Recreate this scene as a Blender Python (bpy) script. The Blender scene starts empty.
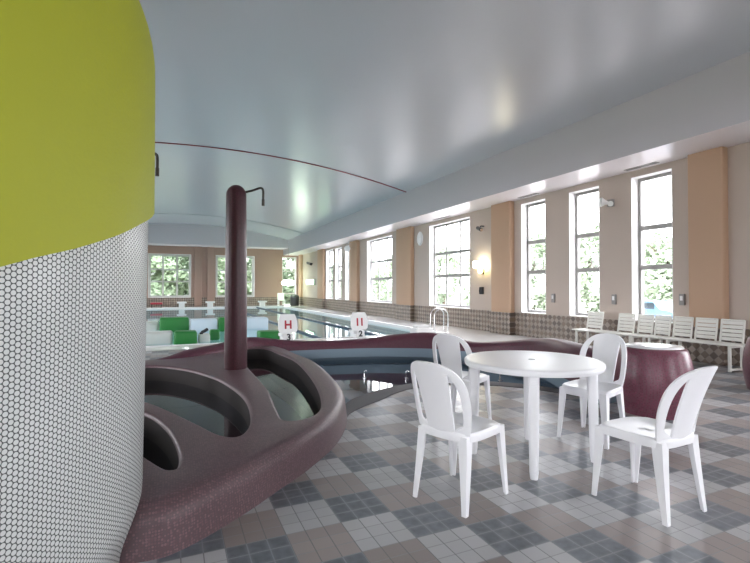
import bpy, bmesh, math, random
from mathutils import Vector, Matrix
random.seed(7)
PI = math.pi
col = bpy.context.scene.collection
sc = bpy.context.scene

# ------------------------------------------------------------------ materials
def mat(name, color=(.8,.8,.8), rough=.5, spec=.5, metal=0, emit=None, estr=0, noise=0, nscale=5, bump=0, bscale=40, coat=0):
    m = bpy.data.materials.new(name); m.use_nodes = True
    nt = m.node_tree; b = nt.nodes['Principled BSDF']
    b.inputs['Base Color'].default_value = (*color, 1)
    b.inputs['Roughness'].default_value = rough
    b.inputs['Specular IOR Level'].default_value = spec
    b.inputs['Metallic'].default_value = metal
    b.inputs['Coat Weight'].default_value = coat
    if emit:
        b.inputs['Emission Color'].default_value = (*emit, 1)
        b.inputs['Emission Strength'].default_value = estr
    if noise:
        tc = nt.nodes.new('ShaderNodeTexCoord'); n = nt.nodes.new('ShaderNodeTexNoise')
        n.inputs['Scale'].default_value = nscale; n.inputs['Detail'].default_value = 5
        nt.links.new(tc.outputs['Object'], n.inputs['Vector'])
        r = nt.nodes.new('ShaderNodeMapRange')
        r.inputs['To Min'].default_value = 1-noise; r.inputs['To Max'].default_value = 1+noise
        nt.links.new(n.outputs['Fac'], r.inputs['Value'])
        mx = nt.nodes.new('ShaderNodeMix'); mx.data_type = 'RGBA'; mx.blend_type = 'MULTIPLY'
        mx.inputs['Factor'].default_value = 1
        mx.inputs['A'].default_value = (*color, 1)
        nt.links.new(r.outputs['Result'], mx.inputs['B'])
        nt.links.new(mx.outputs['Result'], b.inputs['Base Color'])
    if bump:
        tc = nt.nodes.new('ShaderNodeTexCoord'); n = nt.nodes.new('ShaderNodeTexNoise')
        n.inputs['Scale'].default_value = bscale
        nt.links.new(tc.outputs['Object'], n.inputs['Vector'])
        bp = nt.nodes.new('ShaderNodeBump'); bp.inputs['Strength'].default_value = bump; bp.inputs['Distance'].default_value = .01
        nt.links.new(n.outputs['Fac'], bp.inputs['Height']); nt.links.new(bp.outputs['Normal'], b.inputs['Normal'])
    return m

class NG:
    """tiny helper for chains of math nodes"""
    def __init__(s, m): s.nt = m.node_tree
    def node(s, t): return s.nt.nodes.new(t)
    def m(s, op, a, b=None, c=None):
        n = s.node('ShaderNodeMath'); n.operation = op
        for i, v in enumerate((a, b, c)):
            if v is None: continue
            if isinstance(v, (int, float)): n.inputs[i].default_value = v
            else: s.nt.links.new(v, n.inputs[i])
        return n.outputs[0]
    def mix(s, f, a, b, blend='MIX'):
        n = s.node('ShaderNodeMix'); n.data_type = 'RGBA'; n.blend_type = blend
        for k, v in (('Factor', f), ('A', a), ('B', b)):
            if isinstance(v, (int, float)): n.inputs[k].default_value = v
            elif isinstance(v, tuple): n.inputs[k].default_value = (*v, 1)
            else: s.nt.links.new(v, n.inputs[k])
        return n.outputs['Result']

def floor_material():
    m = mat('patchwork floor tiles', rough=.33, spec=.45); g = NG(m); nt = m.node_tree
    b = nt.nodes['Principled BSDF']
    tc = g.node('ShaderNodeTexCoord'); sx = g.node('ShaderNodeSeparateXYZ')
    nt.links.new(tc.outputs['Object'], sx.inputs[0])
    P = .32
    p = g.m('SUBTRACT', g.m('DIVIDE', sx.outputs[0], P), 3.816)
    q = g.m('SUBTRACT', g.m('DIVIDE', sx.outputs[1], P), 9.838)
    fp, fq = g.m('FLOOR', p), g.m('FLOOR', q)
    k = g.m('FLOORED_MODULO', g.m('ADD', g.m('ADD', fp, fq), 1.0), 3.0)
    isdark = g.m('COMPARE', k, 1.0, .3); ispink = g.m('COMPARE', k, 2.0, .3)
    def cell(x, y, s):
        cx = g.node('ShaderNodeCombineXYZ'); nt.links.new(x, cx.inputs[0]); nt.links.new(y, cx.inputs[1]); cx.inputs[2].default_value = s
        w = g.node('ShaderNodeTexWhiteNoise'); nt.links.new(cx.outputs[0], w.inputs[0]); return w.outputs[0]
    r1 = cell(fp, fq, 1.5)
    p3, q3 = g.m('MULTIPLY', p, 3.0), g.m('MULTIPLY', q, 3.0)
    r2 = cell(g.m('FLOOR', p3), g.m('FLOOR', q3), 4.5)
    c = g.mix(isdark, (.40,.40,.415), (.13,.142,.165))
    c = g.mix(ispink, c, (.285,.245,.235))
    # big soft variation between patches and small tiles
    v = g.m('ADD', .8, g.m('ADD', g.m('MULTIPLY', r1, .28), g.m('MULTIPLY', r2, .12)))
    # mottled glaze on dark ones
    n = g.node('ShaderNodeTexNoise'); n.inputs['Scale'].default_value = 22; n.inputs['Detail'].default_value = 4
    nt.links.new(tc.outputs['Object'], n.inputs['Vector'])
    mot = g.m('ADD', .55, g.m('MULTIPLY', n.outputs['Fac'], .9))
    motd = g.m('ADD', g.m('MULTIPLY', mot, isdark), g.m('SUBTRACT', 1.0, isdark))
    v = g.m('MULTIPLY', v, motd)
    vv = g.node('ShaderNodeCombineXYZ'); [nt.links.new(v, vv.inputs[i]) for i in range(3)]
    c = g.mix(1.0, c, vv.outputs[0], 'MULTIPLY')
    # joints
    ex = g.m('ABSOLUTE', g.m('SUBTRACT', g.m('FRACT', p3), .5)); ey = g.m('ABSOLUTE', g.m('SUBTRACT', g.m('FRACT', q3), .5))
    jx = g.m('GREATER_THAN', ex, .472); jy = g.m('GREATER_THAN', ey, .468)
    c = g.mix(g.m('MULTIPLY', jy, .8), c, (.26,.26,.265))
    c = g.mix(g.m('MULTIPLY', jx, .85), c, g.mix(isdark, (.15,.15,.155), (.24,.26,.28)))
    soft = g.m('MULTIPLY', g.m('MAXIMUM', g.m('SMOOTH_MIN', g.m('MULTIPLY', g.m('MAXIMUM', g.m('SUBTRACT', ex, .30), 0.0), 5.0), 1.0, .1), g.m('SMOOTH_MIN', g.m('MULTIPLY', g.m('MAXIMUM', g.m('SUBTRACT', ey, .30), 0.0), 5.0), 1.0, .1)), g.m('MULTIPLY', isdark, .35))
    c = g.mix(soft, c, (.25,.27,.29))
    nt.links.new(c, b.inputs['Base Color'])
    bp = g.node('ShaderNodeBump'); bp.inputs['Strength'].default_value = .5; bp.inputs['Distance'].default_value = .004
    nt.links.new(g.m('SUBTRACT', 1.0, g.m('MAXIMUM', jx, jy)), bp.inputs['Height']); nt.links.new(bp.outputs['Normal'], b.inputs['Normal'])
    n2 = g.node('ShaderNodeTexNoise'); n2.inputs['Scale'].default_value = 1.3
    nt.links.new(tc.outputs['Object'], n2.inputs['Vector'])
    nt.links.new(g.m('ADD', .22, g.m('MULTIPLY', n2.outputs['Fac'], .25)), b.inputs['Roughness'])
    return m

def penny_material():
    m = mat('white penny round mosaic', rough=.35); g = NG(m); nt = m.node_tree; b = nt.nodes['Principled BSDF']
    uv = g.node('ShaderNodeUVMap'); uv.uv_map = 'UVMap'; sx = g.node('ShaderNodeSeparateXYZ'); nt.links.new(uv.outputs[0], sx.inputs[0])
    P = .0205; W = P*math.sqrt(3)
    def d(off):
        a = g.m('MULTIPLY', g.m('SUBTRACT', g.m('FRACT', g.m('ADD', g.m('DIVIDE', sx.outputs[0], W), off)), .5), W)
        c = g.m('MULTIPLY', g.m('SUBTRACT', g.m('FRACT', g.m('ADD', g.m('DIVIDE', sx.outputs[1], P), off)), .5), P)
        return g.m('SQRT', g.m('ADD', g.m('MULTIPLY', a, a), g.m('MULTIPLY', c, c)))
    dd = g.m('MINIMUM', d(0.0), d(0.5))
    dot = g.m('LESS_THAN', dd, P*.425)
    n = g.node('ShaderNodeTexNoise'); n.inputs['Scale'].default_value = 3; tc = g.node('ShaderNodeTexCoord'); nt.links.new(tc.outputs['Object'], n.inputs['Vector'])
    white = g.mix(n.outputs['Fac'], (.50,.52,.51), (.58,.59,.585))
    nt.links.new(g.mix(dot, (.075,.08,.08), white), b.inputs['Base Color'])
    nt.links.new(g.m('SUBTRACT', .8, g.m('MULTIPLY', dot, .5)), b.inputs['Roughness'])
    return m

def small_mosaic(name, base, grout, scale=75, rough=.38, var=.25, lo=None):
    """tiny irregular glazed mosaic chips"""
    m = mat(name, rough=rough, spec=.32); g = NG(m); nt = m.node_tree; b = nt.nodes['Principled BSDF']
    tc = g.node('ShaderNodeTexCoord')
    vo = g.node('ShaderNodeTexVoronoi'); vo.inputs['Scale'].default_value = scale; vo.inputs['Randomness'].default_value = .35
    nt.links.new(tc.outputs['Object'], vo.inputs['Vector'])
    chip = g.m('LESS_THAN', vo.outputs['Distance'], .46)
    sp = g.node('ShaderNodeSeparateXYZ'); nt.links.new(vo.outputs['Color'], sp.inputs[0])
    f = g.m('ADD', 1-var, g.m('MULTIPLY', sp.outputs[0], 2*var))
    cv = g.node('ShaderNodeCombineXYZ'); [nt.links.new(f, cv.inputs[i]) for i in range(3)]
    c = g.mix(1.0, base, cv.outputs[0], 'MULTIPLY')
    c = g.mix(chip, grout, c)
    if lo:      # lower band of another colour, below z
        sz = g.node('ShaderNodeSeparateXYZ'); nt.links.new(tc.outputs['Object'], sz.inputs[0])
        c = g.mix(g.m('MULTIPLY', g.m('LESS_THAN', sz.outputs[2], lo[0]), g.m('GREATER_THAN', sz.outputs[0], 1.95)), c, lo[1])
    nt.links.new(c, b.inputs['Base Color'])
    return m

def diamond_material(axis):
    m = mat('brown diamond wainscot tiles', rough=.35); g = NG(m); nt = m.node_tree; b = nt.nodes['Principled BSDF']
    tc = g.node('ShaderNodeTexCoord'); sx = g.node('ShaderNodeSeparateXYZ'); nt.links.new(tc.outputs['Object'], sx.inputs[0])
    u, v = sx.outputs[axis], sx.outputs[2]
    S = .105
    a = g.m('DIVIDE', g.m('ADD', u, v), S*1.414); c = g.m('DIVIDE', g.m('SUBTRACT', u, v), S*1.414)
    k = g.m('FLOORED_MODULO', g.m('ADD', g.m('FLOOR', a), g.m('FLOOR', c)), 2.0)
    cx = g.node('ShaderNodeCombineXYZ'); nt.links.new(g.m('FLOOR', a), cx.inputs[0]); nt.links.new(g.m('FLOOR', c), cx.inputs[1])
    w = g.node('ShaderNodeTexWhiteNoise'); nt.links.new(cx.outputs[0], w.inputs[0])
    c1 = g.mix(w.outputs[0], (.20,.14,.10), (.10,.075,.06)); c2 = g.mix(w.outputs[0], (.36,.30,.25), (.26,.215,.18))
    colr = g.mix(k, c1, c2)
    j = g.m('MAXIMUM', g.m('GREATER_THAN', g.m('ABSOLUTE', g.m('SUBTRACT', g.m('FRACT', a), .5)), .47), g.m('GREATER_THAN', g.m('ABSOLUTE', g.m('SUBTRACT', g.m('FRACT', c), .5)), .47))
    nt.links.new(g.mix(j, colr, (.18,.15,.13)), b.inputs['Base Color'])
    return m

# a thin clear sheet: it mirrors on the side it is met from and lets the rest straight through
def clear_material(name, tint, rough=.0, ior=1.33, bump=0, scale=1.5):
    m = bpy.data.materials.new(name); m.use_nodes = True; nt = m.node_tree
    for n in list(nt.nodes):
        if n.type != 'OUTPUT_MATERIAL': nt.nodes.remove(n)
    out = nt.nodes[0]
    tr = nt.nodes.new('ShaderNodeBsdfTransparent'); tr.inputs[0].default_value = (*tint, 1)
    gl = nt.nodes.new('ShaderNodeBsdfGlossy'); gl.inputs['Roughness'].default_value = rough; gl.inputs['Color'].default_value = (1,1,1,1)
    fr = nt.nodes.new('ShaderNodeFresnel'); fr.inputs['IOR'].default_value = ior
    mx = nt.nodes.new('ShaderNodeMixShader')
    ge = nt.nodes.new('ShaderNodeNewGeometry'); ff = nt.nodes.new('ShaderNodeMath'); ff.operation = 'SUBTRACT'; ff.inputs[0].default_value = 1
    nt.links.new(ge.outputs['Backfacing'], ff.inputs[1])
    mu = nt.nodes.new('ShaderNodeMath'); mu.operation = 'MULTIPLY'; nt.links.new(fr.outputs[0], mu.inputs[0]); nt.links.new(ff.outputs[0], mu.inputs[1])
    nt.links.new(mu.outputs[0], mx.inputs[0]); nt.links.new(tr.outputs[0], mx.inputs[1]); nt.links.new(gl.outputs[0], mx.inputs[2])
    nt.links.new(mx.outputs[0], out.inputs[0])
    if bump:
        tc = nt.nodes.new('ShaderNodeTexCoord'); n = nt.nodes.new('ShaderNodeTexNoise'); n.inputs['Scale'].default_value = scale
        nt.links.new(tc.outputs['Object'], n.inputs['Vector'])
        bp = nt.nodes.new('ShaderNodeBump'); bp.inputs['Strength'].default_value = bump; bp.inputs['Distance'].default_value = .02
        nt.links.new(n.outputs['Fac'], bp.inputs['Height']); nt.links.new(bp.outputs['Normal'], gl.inputs['Normal']); nt.links.new(bp.outputs['Normal'], fr.inputs['Normal'])
    return m

M = dict(
 floor=floor_material(), penny=penny_material(),
 lime=mat('lime green painted plaster', (.315,.335,.018), rough=.55, spec=.3, noise=.05, nscale=1.2, bump=.15, bscale=60),
 purple=small_mosaic('plum mosaic', (.14,.082,.092), (.10,.065,.073), 70, rough=.42),
 purple_wall=small_mosaic('plum mosaic over slate blue tiles', (.115,.03,.05), (.09,.035,.05), 70, rough=.45, lo=(.15,(.20,.27,.33))),
 purple_drum=small_mosaic('bright plum mosaic', (.17,.045,.075), (.15,.065,.085), 60, rough=.3, var=.3),
 purple_col=small_mosaic('dark plum mosaic', (.075,.022,.032), (.05,.02,.025), 80, rough=.32),
 ceil=mat('glossy pale ceiling panels', (.58,.59,.635), rough=.24, spec=.65),
 beam=mat('matte off-white paint', (.61,.58,.62), rough=.6, spec=.3),
 soffit=mat('satin white paint', (.78,.74,.76), rough=.3, spec=.5),
 wall=mat('beige wall paint', (.50,.42,.365), rough=.65, spec=.3, noise=.03, nscale=2),
 wall_far=mat('pinkish beige wall paint', (.37,.25,.205), rough=.65, spec=.3, noise=.03),
 orange=mat('apricot pilaster paint', (.50,.335,.23), rough=.6, spec=.3),
 reveal=mat('white window reveal', (.85,.85,.85), rough=.5),
 frame=mat('grey window frame', (.28,.27,.26), rough=.45),
 frame_pale=mat('pale grey window frame', (.50,.50,.47), rough=.45),
 glass=clear_material('window glass', (.96,.98,.97), ior=1.45),
 plastic=mat('white moulded plastic', (.87,.87,.90), rough=.35, spec=.5),
 benchw=mat('cream white slats', (.76,.75,.70), rough=.4),
 white=mat('white paint', (.8,.8,.8), rough=.4),
 whitetop=mat('white glazed top', (.85,.85,.86), rough=.2),
 chrome=mat('polished chrome', (.8,.8,.82), rough=.12, metal=1),
 dark=mat('dark grey plastic', (.03,.03,.035), rough=.4),
 bronze=mat('dark bronze pipe', (.06,.05,.045), rough=.35, metal=.8),
 red=mat('red paint', (.42,.02,.04), rough=.45),
 redline=mat('dark red strip', (.22,.015,.03), rough=.5),
 joint=mat('grey joint', (.30,.32,.34), rough=.5),
 green=mat('green vinyl foam', (.02,.20,.035), rough=.4),
 bluewhite=mat('pale blue white foam', (.62,.72,.80), rough=.4),
 offwhite=mat('off white foam', (.62,.64,.60), rough=.5),
 deck=mat('pale wet pool deck', (.82,.80,.79), rough=.14, spec=.6, noise=.05, nscale=3),
 coping=mat('grey stone coping', (.10,.095,.10), rough=.65, noise=.12, nscale=4),
 skirt=mat('pale blue pool tiles', (.36,.50,.56), rough=.3),
 slate=mat('dark slate basin tiles', (.34,.38,.44), rough=.3),
 tubshade=mat('shade darkened plum basin wall', (.05,.045,.045), rough=.85, spec=.1),  # shadow inside the tubs is put into this near-black plum
 tubfloor=mat('grey green basin floor', (.32,.37,.34), rough=.4),
 water=clear_material('clear pool water', (.70,.88,.90), ior=1.33, bump=.04, scale=1.2),
 tubwater=clear_material('still tub water', (.68,.72,.76), ior=1.34, bump=.03, scale=2),
 rope=mat('dark blue lane floats', (.02,.05,.10), rough=.4),
 lamp=mat('lit lamp glass', (.9,.9,.8), rough=.4, emit=(1,.93,.68), estr=3.2),
 lampy=mat('lit yellow lamp glass', (.9,.8,.3), rough=.4, emit=(1,.80,.22), estr=1.6),
 lampg=mat('lit greenish lamp glass', (.8,.9,.75), rough=.4, emit=(.80,1,.72), estr=3.0),
 glowg=mat('lit green sign face', (.5,.9,.5), rough=.4, emit=(.45,1,.50), estr=1.3),  # emission of the added box that imitates a green wall reflection
 asphalt=mat('outdoor paving', (.34,.32,.32), rough=.9, noise=.1),
 lawn=mat('lawn', (.20,.22,.15), rough=.9, noise=.3, nscale=1),
 leafhaze=mat('haze paled leaves', (.30,.37,.26), rough=.6, noise=.3, nscale=.8),  # paler copy of the leaves, with the bright haze put into the colour
 leaf=mat('tree leaves', (.15,.21,.13), rough=.6, noise=.3, nscale=.8),
 bark=mat('tree bark', (.12,.09,.07), rough=.9),
 car=mat('blue grey car paint', (.10,.18,.28), rough=.25, metal=.3),
 carglass=mat('car window glass', (.03,.04,.05), rough=.05),
 rubber=mat('black rubber', (.02,.02,.02), rough=.8),
)

# ------------------------------------------------------------------ mesh builder
class MB:
    def __init__(s): s.bm = bmesh.new()
    def box(s, x0,x1,y0,y1,z0,z1, bevel=0, mi=0):
        r = bmesh.ops.create_cube(s.bm, size=1)
        vs = r['verts']
        for v in vs: v.co = Vector(((x0+x1)/2+v.co.x*(x1-x0), (y0+y1)/2+v.co.y*(y1-y0), (z0+z1)/2+v.co.z*(z1-z0)))
        fs = {f for v in vs for f in v.link_faces}
        for f in fs: f.material_index = mi
        if bevel:
            es = list({e for v in vs for e in v.link_edges})
            bmesh.ops.bevel(s.bm, geom=es, offset=bevel, segments=3, affect='EDGES', profile=.5)
        return s
    def tube(s, pts, r, n=10, closed=False, caps=True):
        pts = [Vector(p) for p in pts]; rs = r if isinstance(r,(list,tuple)) else [r]*len(pts)
        rings = []; N = len(pts); up = None
        for i,p in enumerate(pts):
            if closed: d = pts[(i+1)%N]-pts[i-1]
            else: d = pts[min(i+1,N-1)]-pts[max(i-1,0)]
            d.normalize()
            if up is None:
                up = Vector((0,0,1)) if abs(d.z)<.9 else Vector((1,0,0))
            a = d.cross(up).normalized(); b = a.cross(d).normalized(); up = b
            rings.append([s.bm.verts.new(p + (a*math.cos(t)+b*math.sin(t))*rs[i]) for t in [2*PI*k/n for k in range(n)]])
        M_ = N if closed else N-1
        for i in range(M_):
            A,B = rings[i], rings[(i+1)%N]
            for k in range(n): s.bm.faces.new((A[k],A[(k+1)%n],B[(k+1)%n],B[k]))
        if not closed and caps:
            s.bm.faces.new(rings[0]); s.bm.faces.new(rings[-1][::-1])
        return s
    def lathe(s, prof, cx=0, cy=0, n=32, cap=True, mi=0):
        """prof: list of (r,z)"""
        rings=[]
        for r,z in prof:
            if r<1e-5: rings.append([s.bm.verts.new((cx,cy,z))])
            else: rings.append([s.bm.verts.new((cx+r*math.cos(2*PI*k/n), cy+r*math.sin(2*PI*k/n), z)) for k in range(n)])
        for A,B in zip(rings, rings[1:]):
            for k in range(n):
                a0,a1=A[k%len(A)],A[(k+1)%len(A)]; b0,b1=B[k%len(B)],B[(k+1)%len(B)]
                vs=[v for i,v in enumerate((a0,a1,b1,b0))]
                u=[]; [u.append(v) for v in vs if v not in u]
                if len(u)>2:
                    f=s.bm.faces.new(u); f.material_index=mi
        if cap:
            if len(rings[0])>1: s.bm.faces.new(rings[0][::-1])
            if len(rings[-1])>1: s.bm.faces.new(rings[-1])
        return s
    def loops(s, loops, close=True):
        """bridge successive closed loops of equal count"""
        R=[[s.bm.verts.new(p) for p in L] for L in loops]
        for A,B in zip(R,R[1:]):
            n=len(A)
            for k in range(n if close else n-1): s.bm.faces.new((A[k],A[(k+1)%n],B[(k+1)%n],B[k]))
        return R
    def build(s, name, m, parent=None, smooth=False, angle=40, loc=None, mods=None):
        bmesh.ops.recalc_face_normals(s.bm, faces=s.bm.faces)
        if 'water' in name:      # a water surface faces up
            for f in s.bm.faces:
                f.normal_update()
                if f.normal.z<0: f.normal_flip()
        me = bpy.data.meshes.new(name); s.bm.to_mesh(me); s.bm.free()
        for mm in (m if isinstance(m,(list,tuple)) else [m]): me.materials.append(mm)
        if smooth:
            me.polygons.foreach_set('use_smooth',[True]*len(me.polygons))
            me.set_sharp_from_angle(angle=math.radians(angle))
        o = bpy.data.objects.new(name, me); col.objects.link(o)
        if parent is not None: o.parent = parent
        if loc: o.location = loc
        return o
def tag(o, label=None, cat=None, group=None, kind=None):
    if label: o['label']=label
    if cat: o['category']=cat
    if group: o['group']=group
    if kind: o['kind']=kind
    return o
def empty(name, loc=(0,0,0), rz=0):
    o = bpy.data.objects.new(name, None); col.objects.link(o); o.location=loc; o.rotation_euler=(0,0,rz); o.empty_display_size=.1
    return o
def copy_tree(o, parent=None):
    c=o.copy(); col.objects.link(c); c.parent=parent
    for ch in list(o.children): copy_tree(ch,c)
    return c
def struct(o): o['kind']='structure'; return o
def catmull(P, closed=True, n=8):
    P=[Vector(p) for p in P]; N=len(P); out=[]
    for i in range(N if closed else N-1):
        g=lambda k: P[k%N] if closed else P[max(0,min(N-1,k))]
        a,b,c,d=g(i-1),g(i),g(i+1),g(i+2)
        for k in range(n):
            t=k/n
            out.append(.5*((2*b)+(c-a)*t+(2*a-5*b+4*c-d)*t*t+(3*b-a-3*c+d)*t**3))
    if not closed: out.append(P[-1].copy())
    return out
def offset(L, d):
    """offset a closed 2D loop to its left by d"""
    N=len(L); out=[]
    for i in range(N):
        t=(L[(i+1)%N]-L[i-1]).normalized(); out.append(L[i]+Vector((-t.y,t.x))*d)
    return out
def area(L): return sum(L[i-1].x*L[i].y-L[i].x*L[i-1].y for i in range(len(L)))/2
def ccw(L): return L if area(L)>0 else L[::-1]
def fill(bm, loops, z):
    es=[]; R=[]
    for L in loops:
        vs=[bm.verts.new((p[0],p[1],z)) for p in L]; R.append(vs)
        es+=[bm.edges.new((vs[i],vs[(i+1)%len(vs)])) for i in range(len(vs))]
    bmesh.ops.triangle_fill(bm, use_beauty=True, use_dissolve=False, edges=es)
    return R
V2=lambda L:[Vector(p) for p in L]

# ------------------------------------------------------------------ camera and light
cam = bpy.data.cameras.new('camera'); co = bpy.data.objects.new('camera', cam); col.objects.link(co)
co.location=(0,0,1.36); co.rotation_euler=(PI/2+.0134,0,-.4188); cam.lens=36*456/750; cam.clip_start=.05; cam.clip_end=400
sc.camera=co
w=bpy.data.worlds.new('overcast sky'); sc.world=w; w.use_nodes=True
bg=w.node_tree.nodes['Background']; bg.inputs[0].default_value=(.99,.965,1.03,1); bg.inputs[1].default_value=2.6
sc.view_settings.view_transform='Standard'; sc.view_settings.look='None'; sc.view_settings.gamma=1; sc.view_settings.use_curve_mapping=False
sc.view_settings.exposure=2.6
sc.cycles.use_denoising=True
sc.cycles.max_bounces=10; sc.cycles.diffuse_bounces=6; sc.cycles.glossy_bounces=4; sc.cycles.transparent_max_bounces=12
sc.cycles.sample_clamp_indirect=8
def portal(loc, rot, sx, sy):
    l=bpy.data.lights.new('window_daylight','AREA'); l.shape='RECTANGLE'; l.size=sx; l.size_y=sy; l.cycles.is_portal=True
    o=bpy.data.objects.new('window_daylight',l); col.objects.link(o); o.location=loc; o.rotation_euler=rot

# ------------------------------------------------------------------ pool hall shell
WX, LX = 9.0, -6.6          # inner faces of the long walls
Y0, Y1 = -7.0, 35.0
BX0, BX1 = -5.44, 7.84      # inner faces of the dropped side beams
SOF = 3.85; ROOF=5.9
SILL, HEAD = .66, 3.72
vault=lambda x: 5.68-.0182*(x-1.2)**2

# outlines around the near basins
out_pts=V2([(-1.2,2.9),(-.6,2.66),(-.15,2.55),(.07,2.59),(.41,2.84),(.67,3.08),(.95,3.34),(1.3,3.75),(1.56,4.2),(1.74,4.67),(1.87,5.3),(1.98,6.1),(2.03,6.8),(1.98,7.5),(1.93,8.3),(1.75,8.85),(1.2,8.97),(.75,8.72),(.25,8.2),(-.4,7.85),(-1.5,7.6),(-2.4,7.0),(-2.9,6),(-2.7,4.3),(-2.0,3.3)])
tub_outline=ccw(catmull(out_pts,True,6))
op1=ccw(catmull(V2([(.97,6.3),(.98,7.4),(1.0,8.3),(1.12,8.52),(1.45,8.60),(1.60,8.35),(1.66,7.7),(1.72,6.9),(1.62,5.8),(1.46,4.8),(1.27,4.1),(1.07,3.8),(.87,3.8),(.88,4.2),(.95,4.86),(.97,5.43)]),True,6))
op2=ccw(catmull(V2([(-.3,7.22),(.15,6.75),(.45,6.05),(.58,5.51),(.66,4.9),(.66,4.4),(.59,3.85),(.46,3.54),(.34,3.62),(.21,3.95),(0,4.48),(-.22,4.95),(-.6,5.5),(-1.0,6.2),(-.8,7.0)]),True,6))
op3=ccw(catmull(V2([(-.19,4.46),(-.04,3.98),(.03,3.53),(.045,3.2),(0,3.05),(-.13,3.3),(-.3,3.75),(-.5,4.15),(-.6,4.55),(-.4,4.7)]),True,6))
# outer edge of the coping of the small pool (floor side) and its inner edge (water side)
cop_out=catmull(V2([(1.55,4.25),(1.75,4.6),(2.0,4.82),(2.32,5.03),(2.66,5.28),(3.02,5.42),(3.5,5.4),(3.96,5.2),(4.32,4.85),(4.56,4.4),(4.68,4.0)]),False,6)
cop_in=catmull(V2([(1.60,4.55),(1.78,4.9),(2.01,5.2),(2.3,5.4),(2.6,5.56),(3.1,5.70),(3.6,5.68),(4.13,5.42),(4.5,5.05),(4.74,4.6),(4.86,4.1)]),False,6)
# wavy wall behind the small pool: (x, y, top z)
wall_pts=[(-2.4,7.0,.25),(-1.4,7.5,.25),(-.3,7.72,.255),(.27,8.0,.354),(.8,8.4,.39),(1.34,8.82,.43),(2.11,8.81,.335),(2.88,8.72,.30),(3.69,8.54,.335),(4.25,8.29,.42),(4.85,7.90,.45),(5.25,7.29,.33),(5.43,6.58,.40),(5.42,5.69,.54),(5.25,5.12,.60),(4.92,4.42,.62),(4.78,3.98,.61),(4.80,3.80,.60)]
wall_c=catmull([Vector(p) for p in wall_pts],False,8)

# floor with the sunken areas cut out
hole=[Vector((p.x,p.y)) for p in offset(tub_outline,.12)]
A=[p for p in cop_out]; 
# union polygon of tub block + small pool: front/left part of the tub outline, coping, wall centre line
tl=hole
i0=min(range(len(tl)), key=lambda i:(tl[i]-Vector((1.56,4.32))).length)
i1=min(range(len(tl)), key=lambda i:(tl[i]-Vector((-1.45,7.5))).length)
left=[tl[(i1+k)%len(tl)] for k in range((i0-i1)%len(tl)+1)]       # from back-left round the front to the coping
wl=[Vector((p.x,p.y)) for p in wall_c if p.x>-1.2]
union=left+[p for p in cop_out[3:]]+wl[::-1]
PX0,PX1,PY0,PY1=-4.6,7.4,11.75,33.2
poolrect=V2([(PX0,PY0),(PX1,PY0),(PX1,PY1),(PX0,PY1)])
mb=MB()
fill(mb.bm,[V2([(LX-.3,Y0-.3),(WX+.3,Y0-.3),(WX+.3,Y1+.3),(LX-.3,Y1+.3)]), union, poolrect],0)
struct(mb.build('floor',M['floor']))

# pale deck strips around the big pool
mb=MB()
d0=9.2
strip=V2([(LX,PY0-.9),(5.6,PY0-.9),(5.95,9.6),(6.3,8.6),(6.9,7.9),(WX,7.6),(WX,Y1),(LX,Y1)])
fill(mb.bm,[strip,poolrect],.006)
struct(mb.build('pool_deck',M['deck']))

# coping strip
mb=MB(); n=len(cop_out)
def q(p,z): return Vector((p.x,p.y,z))
mb.loops([[q(p,-.01) for p in cop_out],[q(p,.008) for p in cop_out],[q(p,.014) for p in [a.lerp(b,.1) for a,b in zip(cop_out,cop_in)]],
          [q(p,.014) for p in [a.lerp(b,.88) for a,b in zip(cop_out,cop_in)]],[q(p,.004) for p in cop_in],[q(p,-.05) for p in cop_in]],close=False)
struct(mb.build('trim_1',M['coping'],smooth=True,angle=50))

# small pool basin
mb=MB()
basin=[p for p in cop_in]+[Vector((p.x,p.y)) for p in wall_c if p.x>1.2 or p.y<6][::-1]
fill(mb.bm,[V2([(.6,4.0),(6.3,3.4),(6.3,9.6),(.6,9.6)])],-.75)
mb.loops([[q(p,-.05) for p in cop_in],[q(p,-.75) for p in cop_in]],close=False)
struct(mb.build('small_pool_basin',M['slate']))
mb=MB()
wp=[Vector((1.5,4.3))]+[p for p in [a.lerp(b,.97) for a,b in zip(cop_out,cop_in)]][2:]+[Vector((p.x,p.y)) for p in wall_c if (p.x>1.35)][::-1]
fill(mb.bm,[wp],-.10)
tag(mb.build('small_pool_water',M['tubwater']),'dark still water of the small pool behind the white table','water',kind='stuff')

# big pool basin and water
mb=MB()
for a,b in (((PX0,PY0),(PX1,PY0)),((PX1,PY0),(PX1,PY1)),((PX1,PY1),(PX0,PY1)),((PX0,PY1),(PX0,PY0))):
    vs=[mb.bm.verts.new((a[0],a[1],0)),mb.bm.verts.new((b[0],b[1],0)),mb.bm.verts.new((b[0],b[1],-1.3)),mb.bm.verts.new((a[0],a[1],-1.3))]
    mb.bm.faces.new(vs)
mb.bm.faces.new([mb.bm.verts.new((*p,-1.3)) for p in poolrect])
struct(mb.build('pool_basin',M['skirt']))
mb=MB(); mb.bm.faces.new([mb.bm.verts.new((*p,-.07)) for p in poolrect])
tag(mb.build('pool_water',M['water']),'pale blue water filling the big lane pool','water',kind='stuff')

mb=MB(); e=.12
for a,b,c,d in ((PX0-e,PX0+.02,PY0-e,PY1+e),(PX1-.02,PX1+e,PY0-e,PY1+e),(PX0+.02,PX1-.02,PY0-e,PY0+.02),(PX0+.02,PX1-.02,PY1-.02,PY1+e)): mb.box(a,b,c,d,-.12,.014)
struct(mb.build('trim_2',M['reveal']))

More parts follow.
